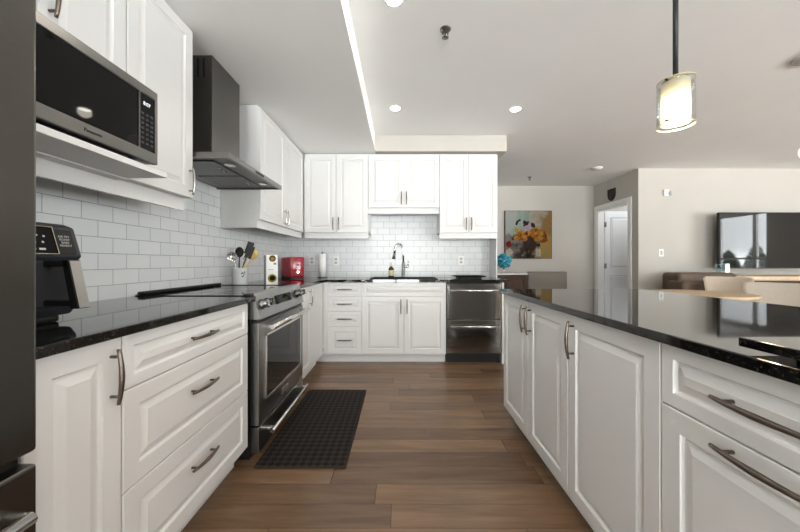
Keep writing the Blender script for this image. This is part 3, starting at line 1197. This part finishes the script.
# patterned carton
t = thing('food_carton', 'tall white carton printed with round pictures between crock and red toaster', 'carton', (-1.05, 2.52, CT), .46)
MB().box(-.035, .052, .0, .09, 0, .245, .002).build('box', M['white'], t)
MB().box(-.048, -.0352, .0, .09, 0, .243, .001).build('spine', M['ink'], t)
for mm, r, x, z, y0 in [(M['amber'], .026, .012, .215, -.0006), (PAINT['ochre'], .015, .012, .212, -.0012), (PAINT['yellow'], .034, .010, .055, -.0006), (PAINT['black'], .022, .012, .056, -.0012)]:
    MB().lathe([(r, y0), (r, y0 + .0004)], (x, 0, z), 22, axis='y').build('printed_picture', mm, t)
MB().box(.02, .04, -.0006, -.0002, .165, .18).build('printed_mark', M['ink'], t)
MB().box(-.02, .02, -.0006, -.0002, .125, .128).build('printed_line', M['ink'], t)

# red toaster in the corner
t = thing('toaster', 'glossy red toaster in the corner of the counter', 'toaster', (-1.25, 3.60, CT), .76)
b = MB()
b.box(-.085, .085, -.13, .13, .012, .245, .018, 3, smooth=True)
b.build('shell', M['red'], t)
MB().box(-.08, .08, -.125, .125, 0, .014, .004).build('base', M['blk'], t)
b = MB()
for x in (-.028, .028):
    b.box(x - .013, x + .013, -.10, .10, .244, .2465)
b.build('slot', M['blk'], t)
b = MB()
b.box(-.012, .012, -.150, -.128, .15, .165, .003)
b.build('lever', M['blk'], t)
MB().lathe([(.016, 0), (.014, -.012)], (0, -.13, .075), 16, axis='y').build('dial', M['chrome'], t)
# paper towels
t = thing('paper_towel_roll', 'white paper towel roll standing in front of the back wall', 'paper towel', (-.945, 3.77, CT))
MB().lathe([(.062, 0), (.062, .008), (.008, .010), (.006, .30), (.010, .302), (.010, .312)], (0, 0, 0), 20).build('holder', M['steel'], t)
MB().lathe([(.020, .010), (.044, .010), (.044, .288), (.020, .288)], (0, 0, 0), 28).build('roll', M['paper'], t)
# black tray by the dishwasher end
t = thing('black_platter', 'flat black platter on the back counter above the dishwasher', 'platter', (.80, 3.66, CT))
MB().box(-.13, .13, -.10, .10, 0, .014, .004).build('foot', M['blk'], t)
b = MB()
b.grid([[(sx * .15, sy * .12, .014) for sx, sy in ((-1, -1), (1, -1), (1, 1), (-1, 1))],
        [(sx * .185, sy * .14, .030) for sx, sy in ((-1, -1), (1, -1), (1, 1), (-1, 1))],
        [(sx * .180, sy * .135, .030) for sx, sy in ((-1, -1), (1, -1), (1, 1), (-1, 1))],
        [(sx * .145, sy * .115, .019) for sx, sy in ((-1, -1), (1, -1), (1, 1), (-1, 1))]], smooth=False)
b.build('dish', M['blk'], t)
# stone board on the island
t = thing('stone_board', 'black granite board with cut edges lying on the near end of the island', 'board', (.70, .235, CT))
MB().box(0, .44, 0, .41, .010, .029, .002).build('slab', M['gran'], t)
for x in (.08, .40):
    for y in (.05, .36):
        MB().lathe([(.014, 0), (.014, .010)], (x, y, 0), 12).build('foot', M['blkp'], t)


# outlets
def outlet(label, loc, rz, w=.072, switch=False, group=None):
    t = thing('wall_switch' if switch else 'wall_outlet', label, 'switch' if switch else 'outlet', loc, rz, group)
    MB().box(-w / 2, w / 2, -.006, 0, -.058, .058, .002).build('plate', M['white'], t)
    for z in ((-.022, .022) if not switch else (0,)):
        MB().box(-.017, .017, -.008, -.005, z - (.014 if not switch else .032), z + (.014 if not switch else .032), .002).build('rocker' if switch else 'socket', M['print'], t)


og = 'white outlets on the tiled backsplash'
outlet('white outlet on the tiled left wall near the crock', (XW + TT, 2.86, 1.10), R90, group=og)
outlet('white outlet between the red toaster and the paper towel roll', (-1.12, YB - TT, 1.11), 0, group=og)
outlet('white outlet just right of the paper towel roll', (-.815, YB - TT, 1.105), 0, group=og)
outlet('white outlet above the black platter', (.765, YB - TT, 1.11), 0, group=og)

# floor mat
o = MB().box(0, .485, 0, .99, 0, .012, .004).build('floor_mat', M['mat'], None, loc=(-.772, 1.635, 0.0005))
tag(o, 'dark brown woven floor mat in front of the stove', 'mat')


# ================================================================== CEILING FIXTURES
def downlight(label, x, y, z=ZC, power=1.):
    t = thing('recessed_light', label, 'ceiling light', (x, y, z), 0, 'recessed ceiling lights')
    MB().lathe([(.044, -.004), (.056, -.001), (.056, 0)], (0, 0, 0), 28, caps=(False, False)).build('trim_ring', M['white'], t)
    MB().lathe([(.0445, -.0045), (.0445, -.0015)], (0, 0, 0), 28).build('lens', M['led'], t)
    l = bpy.data.lights.new('downlight_lamp', 'SPOT')
    l.energy = SPOT_POWER * power
    l.color = (1, .92, .80)
    l.spot_size = math.radians(168)
    l.spot_blend = .5
    l.shadow_soft_size = .05
    o = bpy.data.objects.new('downlight_lamp', l)
    C.objects.link(o)
    o.parent = t
    o.location = (0, 0, -.03)


downlight('recessed ceiling light at the top edge of the picture', -.036, 1.715)
downlight('recessed ceiling light nearest the sink wall cabinets', -.05, 2.93, power=.8)
downlight('recessed ceiling light over the walkway right of the wall cabinets', 1.09, 2.95, power=.6)
for x, y in [(-.04, .4), (-.04, -1.0), (1.3, -1.2)]:  # unseen downlights, added to brighten the near drawers and island
    downlight('unseen fill light added in the ceiling behind the viewpoint', x, y, power=2.2)


def sprinkler(label, x, y):
    t = thing('sprinkler_head', label, 'sprinkler', (x, y, ZC), 0, 'ceiling sprinklers')
    MB().lathe([(.034, 0), (.032, -.005), (.014, -.008), (.012, -.02)], (0, 0, 0), 20).build('escutcheon', M['steel'], t)
    b = MB()
    for s in (-1, 1):
        b.tube([(s * .011, 0, -.018), (s * .017, 0, -.032), (s * .004, 0, -.05)], .003, 6)
    b.tube([(0, 0, -.018), (0, 0, -.05)], .003, 6)
    b.build('frame_arms', M['steel'], t)
    MB().lathe([(.004, -.049), (.020, -.051), (.021, -.053), (.004, -.054)], (0, 0, 0), 16).build('deflector', M['steel'], t)


sprinkler('sprinkler head on the kitchen ceiling between the recessed lights', .28, 1.94)
sprinkler('small sprinkler head on the far ceiling above the painting', 2.2, 5.3)
t = thing('smoke_detector', 'flat white smoke detector on the ceiling before the hall', 'detector', (3.02, 4.78, ZC))
MB().lathe([(.075, 0), (.075, -.012), (.062, -.028), (.02, -.032)], (0, 0, 0), 28).build('housing', M['white'], t)
MB().lathe([(.067, -.018), (.070, -.0185), (.070, -.021), (.066, -.0225)], (0, 0, 0), 28, caps=(False, False)).build('vent_ring', M['ink'], t)

t = thing('closet_fill_lamp', 'added round ceiling lamp lighting the small room behind the hall door', 'ceiling light', (XH + .75, 5.18, ZC))  # unseen lamp, added in place of daylight on the open door
MB().lathe([(.13, 0), (.13, -.03), (.12, -.035)], (0, 0, 0), 28).build('base', M['white'], t)
MB().lathe([(.118, -.035), (.10, -.07), (.05, -.09), (.005, -.095)], (0, 0, 0), 28).build('dome', emit('fill_lamp_dome', (1, .97, .93), 3), t)
l = bpy.data.lights.new('closet_fill_light', 'POINT')
l.energy = 9
l.color = (.92, .96, 1)
l.shadow_soft_size = .1
o = bpy.data.objects.new('closet_fill_light', l)
C.objects.link(o)
o.parent = t
o.location = (0, 0, -.2)

# pendant over the island
t = thing('pendant_light', 'glass cylinder pendant light on a dark rod over the island', 'pendant light', (1.15, 1.30, 0))
MB().lathe([(.06, ZC), (.06, ZC - .02), (.015, ZC - .03)], (0, 0, 0), 24).build('canopy', M['blkp'], t)
MB().lathe([(.0095, ZC - .02), (.0095, 1.850)], (0, 0, 0), 12).build('rod', M['blkp'], t)
MB().lathe([(.046, 1.836), (.046, 1.846), (.012, 1.856)], (0, 0, 0), 24).build('cap', M['gold'], t)
z0, z1 = 1.656, 1.842
for zz in (z0 - .0005, z1 + .0005):
    MB().lathe([(.0626, zz - .0013), (.0626, zz + .0013), (.0592, zz + .0013), (.0592, zz - .0013), (.0626, zz - .0013)], (0, 0, 0), 36, caps=(False, False)).build('glass_rim', M['label'], t)
MB().lathe([(.062, z0), (.062, z1), (.0598, z1), (.0598, z0), (.062, z0)], (0, 0, 0), 36, caps=(False, False)).build('outer_glass', M['pglass'], t)
sh = MB().lathe([(.0475, z0 + .010), (.0475, z1 - .006), (.0452, z1 - .006), (.0452, z0 + .010), (.0475, z0 + .010)], (0, 0, 0), 36, caps=(False, False)).build('frosted_shade', M['frost'], t)
b = MB()
for a in (.35, .35 + PI):
    c, s = math.cos(a), math.sin(a)
    b.tube([(c * .045, s * .045, z1 - .004), (c * .064, s * .064, z1 - .004)], .004, 8)
    b.tube([(c * .050, s * .050, z0 + .014), (c * .064, s * .064, z0 + .014)], .003, 8)
b.build('bracket', M['blkp'], t)
MB().ball((0, 0, 1.728), .026, 2, (1, 1, 1.5)).build('bulb', M['bulb'], t)
MB().lathe([(.014, 1.77), (.014, 1.836)], (0, 0, 0), 12).build('socket', M['white'], t)
l = bpy.data.lights.new('pendant_lamp', 'POINT')
l.energy = 9.0
l.color = (1, .80, .55)
l.shadow_soft_size = .012
o = bpy.data.objects.new('pendant_lamp', l)
C.objects.link(o)
o.parent = t
o.location = (0, 0, 1.675)

# globe pendant over the dining table (its edge shows at the right border)
t = thing('globe_pendant', 'white globe pendant at the right border over the dining table', 'pendant light', (2.905, 2.19, 0))
MB().lathe([(.10, ZC), (.10, ZC - .010), (.09, ZC - .016), (.02, ZC - .02)], (0, 0, 0), 28).build('canopy', M['stone'], t)
MB().lathe([(.004, ZC - .03), (.004, 1.94)], (0, 0, 0), 8).build('cord', M['blkp'], t)
MB().ball((0, 0, 1.872), .066, 3).build('globe', emit('globe_glass', (.95, .93, .9), .9), t)
MB().lathe([(.022, 1.93), (.020, 1.96), (.006, 1.965)], (0, 0, 0), 16).build('cap', M['steel'], t)

# ================================================================== FAR ROOM
# painting
t = thing('painting', 'square abstract flower painting hanging on the far wall', 'painting', (1.985, YF - .035, 1.165))
S, SZ = .872, .893
MB().box(0, S, 0, .033, 0, SZ).build('canvas', M['canvas'], t)
b = MB()
for x0, x1, zz0, zz1 in [(-.008, 0, -.008, SZ + .008), (S, S + .008, -.008, SZ + .008), (0, S, -.008, 0), (0, S, SZ, SZ + .008)]:
    b.box(x0, x1, -.002, .034, zz0, zz1)
b.build('edge_frame', M['dwood'], t)


def blobs(name, lst, seed):
    rnd = random.Random(seed)
    b = MB()
    for i, (u, v, r, colr, asp, rot) in enumerate(lst):
        b.use(PAINT[colr])
        pts = []
        n = 14
        for k in range(n):
            a = 2 * PI * k / n
            q = r * (1 + rnd.uniform(-.22, .22))
            x, z = q * math.cos(a) * asp, q * math.sin(a)
            pts.append((u * S + x * math.cos(rot) - z * math.sin(rot), v * SZ + x * math.sin(rot) + z * math.cos(rot)))
        d = .0012 + i * .00016
        b.prism(pts, -d, .001)
    return b.build(name, None, t)


rnd = random.Random(3)
L1 = []
for i in range(46):
    u = .22 + .62 * rnd.random()
    v = .52 - .16 * abs(u - .55) * 1.2 + rnd.uniform(-.09, .07)
    L1.append((u, v, rnd.uniform(.025, .062), rnd.choice(['ochre', 'orange', 'rust', 'rust', 'crimson', 'ochre', 'orange']), rnd.uniform(.6, 1.4), rnd.uniform(0, PI)))
blobs('petals', L1, 5)
L2 = [(.47, .70, .085, 'plum', .8, .2), (.42, .76, .04, 'plum', .8, .2), (.54, .70, .05, 'lilac', 1, 0), (.47, .63, .06, 'lilac', 1.3, 0),
      (.24, .60, .055, 'yellow', .8, .4), (.25, .75, .045, 'black', .45, -.3), (.30, .80, .02, 'black', 1.6, .3), (.85, .48, .055, 'plum', .8, .3), (.60, .70, .045, 'plum', .9, .7), (.68, .60, .05, 'ochre', 1, .3),
      (.72, .55, .05, 'cream', 1, .3), (.80, .42, .03, 'black', 1.4, .2), (.72, .28, .028, 'black', 1.2, .5), (.20, .42, .035, 'black', 1.4, .2),
      (.46, .50, .045, 'yellow', 1.2, .2), (.66, .45, .04, 'crimson', 1, .2), (.07, .30, .06, 'crimson', .9, .2), (.08, .12, .07, 'cream', 1, .2), (.72, .12, .08, 'cream', .7, .2)]
blobs('blossoms', L2, 6)
b = MB()
b.use(PAINT['twig'])
for i in range(13):
    u0 = .50 + .02 * rnd.uniform(-1, 1)
    u1 = .36 + .46 * i / 12
    b.tube([(u0 * S, -.002, .02), ((u0 * .6 + u1 * .4) * S, -.002, .2 * SZ), (u1 * S, -.002, .42 * SZ)], .005, 5)
b.build('stems', None, t)

# console with teal flower
t = thing('console_cabinet', 'dark wood console cabinet with grey stone top under the painting', 'cabinet', (1.30, 5.36, 0))
MB().box(.02, .88, .02, .46, .08, .87).build('body', M['dwood'], t)
MB().box(0, .90, 0, .47, .871, .896, .003).build('top', M['stone'], t)
for x0 in (.03, .455):
    d = MB().front(x0, x0 + .415, .10, .86, y=.0, t=.019, frame=.04).build('door', M['dwood'], t)
for x in (.06, .84):
    for y in (.05, .42):
        MB().box(x - .02, x + .02, y - .02, y + .02, 0, .08).build('leg', M['dwood'], t)
t = thing('flower_vase', 'teal pompom flower in a slim glass vase on the dark console', 'vase', (1.835, 5.52, .8965))
MB().lathe([(.030, 0), (.032, .004), (.012, .02), (.008, .04), (.010, .09), (.014, .10)], (0, 0, 0), 16).build('vase_body', M['chrome'], t)
b = MB()
rnd = random.Random(9)
for i in range(150):
    z = 1 - 2 * (i + .5) / 150
    a = i * 2.39996
    r = math.sqrt(1 - z * z)
    d = Vector((r * math.cos(a), r * math.sin(a), z))
    rr = .105 + rnd.uniform(-.012, .02)
    b.use(M['teal'] if rnd.random() < .6 else M['teal2'])
    c = d * rr + Vector((0, 0, .215))
    q = d.to_track_quat('Z', 'Y').to_matrix()
    tw = rnd.uniform(0, PI)
    ring0, ring1, ring2 = [], [], []
    for k in range(6):
        aa = 2 * PI * k / 6 + tw
        ring0.append(c - d * .02 + q @ Vector((math.cos(aa) * .010, math.sin(aa) * .006, 0)))
        ring1.append(c + q @ Vector((math.cos(aa) * .026, math.sin(aa) * .013, 0)))
        ring2.append(c + d * .022 + q @ Vector((math.cos(aa) * .006, math.sin(aa) * .004, 0)))
    b.grid([ring0, ring1, ring2])
b.use(M['teal'])
b.ball((0, 0, .215), .09, 2)
b.build('flower_head', None, t)

# taupe upholstered bench back by the far wall
t = thing('upholstered_armchair', 'taupe upholstered armchair beside the dark console under the painting', 'armchair', (2.365, 5.76, 0))
MB().box(0, .73, 0, .09, .30, .915, .028, 4, smooth=True).build('backrest', M['taupe'], t)
MB().box(.02, .71, -.50, -.005, .26, .46, .03, 3, smooth=True).build('seat', M['taupe'], t)
for x in (.05, .65):
    for y in (-.44, .04):
        MB().lathe([(.014, 0), (.022, .27)], (x, y, 0), 10).build('leg', M['dwood'], t)

# shield plaque over the door
t = thing('wall_plaque', 'black shield shaped plaque above the white hall door', 'plaque', (XH, 5.41, 2.265), -R90)
pts = [(-.095, .10), (.095, .10), (.095, 0), (.08, -.055), (.045, -.09), (0, -.112), (-.045, -.09), (-.08, -.055), (-.095, 0)]
MB().prism(pts, -.018, -.001).build('shield', M['blkp'], t)
b = MB()
b.prism([(-.05, .06), (-.01, .06), (-.01, .01), (-.05, .01)], -.021, -.017)
b.prism([(.01, .06), (.05, .06), (.05, .01), (.01, .01)], -.021, -.017)
b.prism([(-.045, -.01), (.045, -.01), (.03, -.05), (0, -.065), (-.03, -.05)], -.021, -.017)
b.build('relief', M['dwood'], t)

# television wall
t = thing('wall_chime', 'small white sensor box high on the living room wall', 'sensor', (4.115, YT, 2.165))
MB().box(-.055, .02, -.03, -.0, -.055, .045, .006).build('housing', M['white'], t)
MB().ball((.035, -.028, -.015), .035, 2, (1, .7, 1)).build('lens', M['print'], t)
outlet('white light switch on the living room wall left of the television', (4.03, YT, 1.235), 0, switch=True)

t = thing('television', 'large flat television with thin silver frame on the living room wall', 'television', (4.72, 4.60, 1.0))
MB().box(0, 1.46, .0, .045, 0, .825, .003).build('body', M['blkp'], t)
MB().box(.008, 1.452, -.003, .001, .008, .817, .001).build('screen', M['screen'], t)
b = MB()
b.box(-.004, 1.464, -.004, .03, .822, .827)
b.box(-.004, 1.464, -.004, .03, -.004, .005)
b.box(-.004, .004, -.004, .03, 0, .825)
b.box(1.456, 1.464, -.004, .03, 0, .825)
b.build('frame', M['blkp'], t)
MB().box(.5, .96, .045, .209, .25, .6).build('wall_bracket', M['blkp'], t)

t = thing('media_console', 'light wood media console under the television', 'console', (4.62, 4.36, 0))
MB().box(0, 1.9, 0, .43, .83, .892, .006).build('top', M['wood'], t)
MB().box(.03, 1.87, .03, .42, .10, .829).build('body', M['dwood'], t)
for x in (.12, 1.78):
    for y in (.08, .37):
        MB().box(x - .025, x + .025, y - .025, y + .025, 0, .10).build('leg', M['wood'], t)
t = thing('glass_vase', 'square blue glass vase on the media console at the corner of the television', 'vase', (4.665, 4.50, .8925))
b = MB()
b.box(-.075, .0, -.03, .03, 0, .17, .003)
b.build('tall_glass', M['vglass'], t)
MB().box(.008, .07, -.028, .028, 0, .175, .003).build('white_glass', M['ceram'], t)
o = MB()
for k in range(9):
    a = k / 9 * 2 * PI
    o.ball((.045 * math.cos(a), .028 * math.sin(a), .016), .016, 1)
tag(o.build('bead_garland', M['stone'], loc=(4.86, 4.46, .8925)), 'grey bead garland on the media console right of the vase', 'ornament')

# brown leather chair
t = thing('leather_sofa', 'brown leather sofa with a rounded arm left of the television', 'sofa', (3.72, 4.10, 0))
b = MB().box(0, .86, 0, .68, .05, .60, .03, 3, smooth=True)
b.build('base', M['leather'], t)
b = MB().box(-.02, .50, -.02, .24, .3, .835, .035, 4, smooth=True)
b.build('arm', M['leather'], t)
b = MB().box(.06, .86, .12, .42, .58, .945, .05, 5, smooth=True)
b.build('backrest', M['leather'], t)
for x in (.07, .79):
    for y in (.06, .62):
        MB().lathe([(.02, 0), (.025, .06)], (x, y, 0), 10).build('foot', M['dwood'], t)

# round dining table and tub chairs
t = thing('dining_table', 'round light wood dining table beyond the island', 'table', (3.255, 3.38, 0))
MB().lathe([(.42, .715), (.435, .725), (.44, .75), (.435, .755)], (0, 0, 0), 56).build('tabletop', M['wood'], t)
MB().lathe([(.30, 0), (.30, .02), (.06, .04), (.05, .70), (.14, .715)], (0, 0, 0), 28).build('pedestal', M['wood'], t)


def tub_chair(label, loc, rz, mt, wd, top):
    t = thing('dining_chair', label, 'chair', loc, rz, 'upholstered chairs around the round dining table')
    # curved back shell; local -y faces the table
    b = MB()
    rings = []
    n = 14
    for k in range(n + 1):
        u = k / n * 2 - 1
        out = []
        for y, z in [(-.02, .44), (.00, .62), (.03, .80), (.045, top - .012), (.055, top), (.085, top), (.092, top - .012), (.075, .80), (.045, .62), (.025, .44)]:
            f = .74 + .26 * (z - .44) / (top - .44)
            zz = z
            if z > top - .02 and abs(u) > .9:
                zz = z - .02 * (abs(u) - .9) / .1
            out.append((u * wd / 2 * f, .22 + y - .10 * u * u, zz))
        rings.append(out)
    b.grid(rings)
    b.build('backrest', mt, t)
    MB().lathe([(.18, .40), (.215, .41), (.22, .45), (.205, .475), (.05, .48)], (0, -.0, 0), 28).build('seat', mt, t)
    for sx in (-1, 1):
        for sy in (-1, 1):
            MB().tube([(sx * .13, sy * .13, .41), (sx * .19, sy * .19, 0)], [.017, .010], 8).build('leg', M['wood'], t)
    return t


tub_chair('pale beige upholstered chair on the far side of the round table before the leather sofa', (3.94, 3.73, 0), -.75, M['beige'], .44, .905)
tub_chair('cream upholstered chair right of the round table, cut by the picture edge', (3.76, 3.06, 0), -1.07, M['cream'], .66, .872)

# ================================================================== OUTSIDE (seen through the windows and in the television glass)
struct(box(26, 70, -45, 45, -.35, -.25).build('ground_snow', M['snow']))
rnd = random.Random(4)
for i in range(9):
    x, y, h = 38 + rnd.uniform(-4, 6), -36 + i * 3.6 + rnd.uniform(-.4, .4), rnd.uniform(2.2, 4.2)
    t = thing('evergreen_tree', 'dark evergreen tree beyond the snowy ground outside the windows', 'tree', (x, y, -.25), 0, 'trees outside the windows')
    MB().lathe([(.12, 0), (.10, .6)], (0, 0, 0), 8).build('trunk', M['bark'], t)
    MB().lathe([(.1, .4), (1.3, .45), (.9, h * .45), (1.0, h * .46), (.5, h * .75), (.6, h * .76), (.02, h)], (0, 0, 0), 12, smooth=False).build('crown', M['ever'], t)
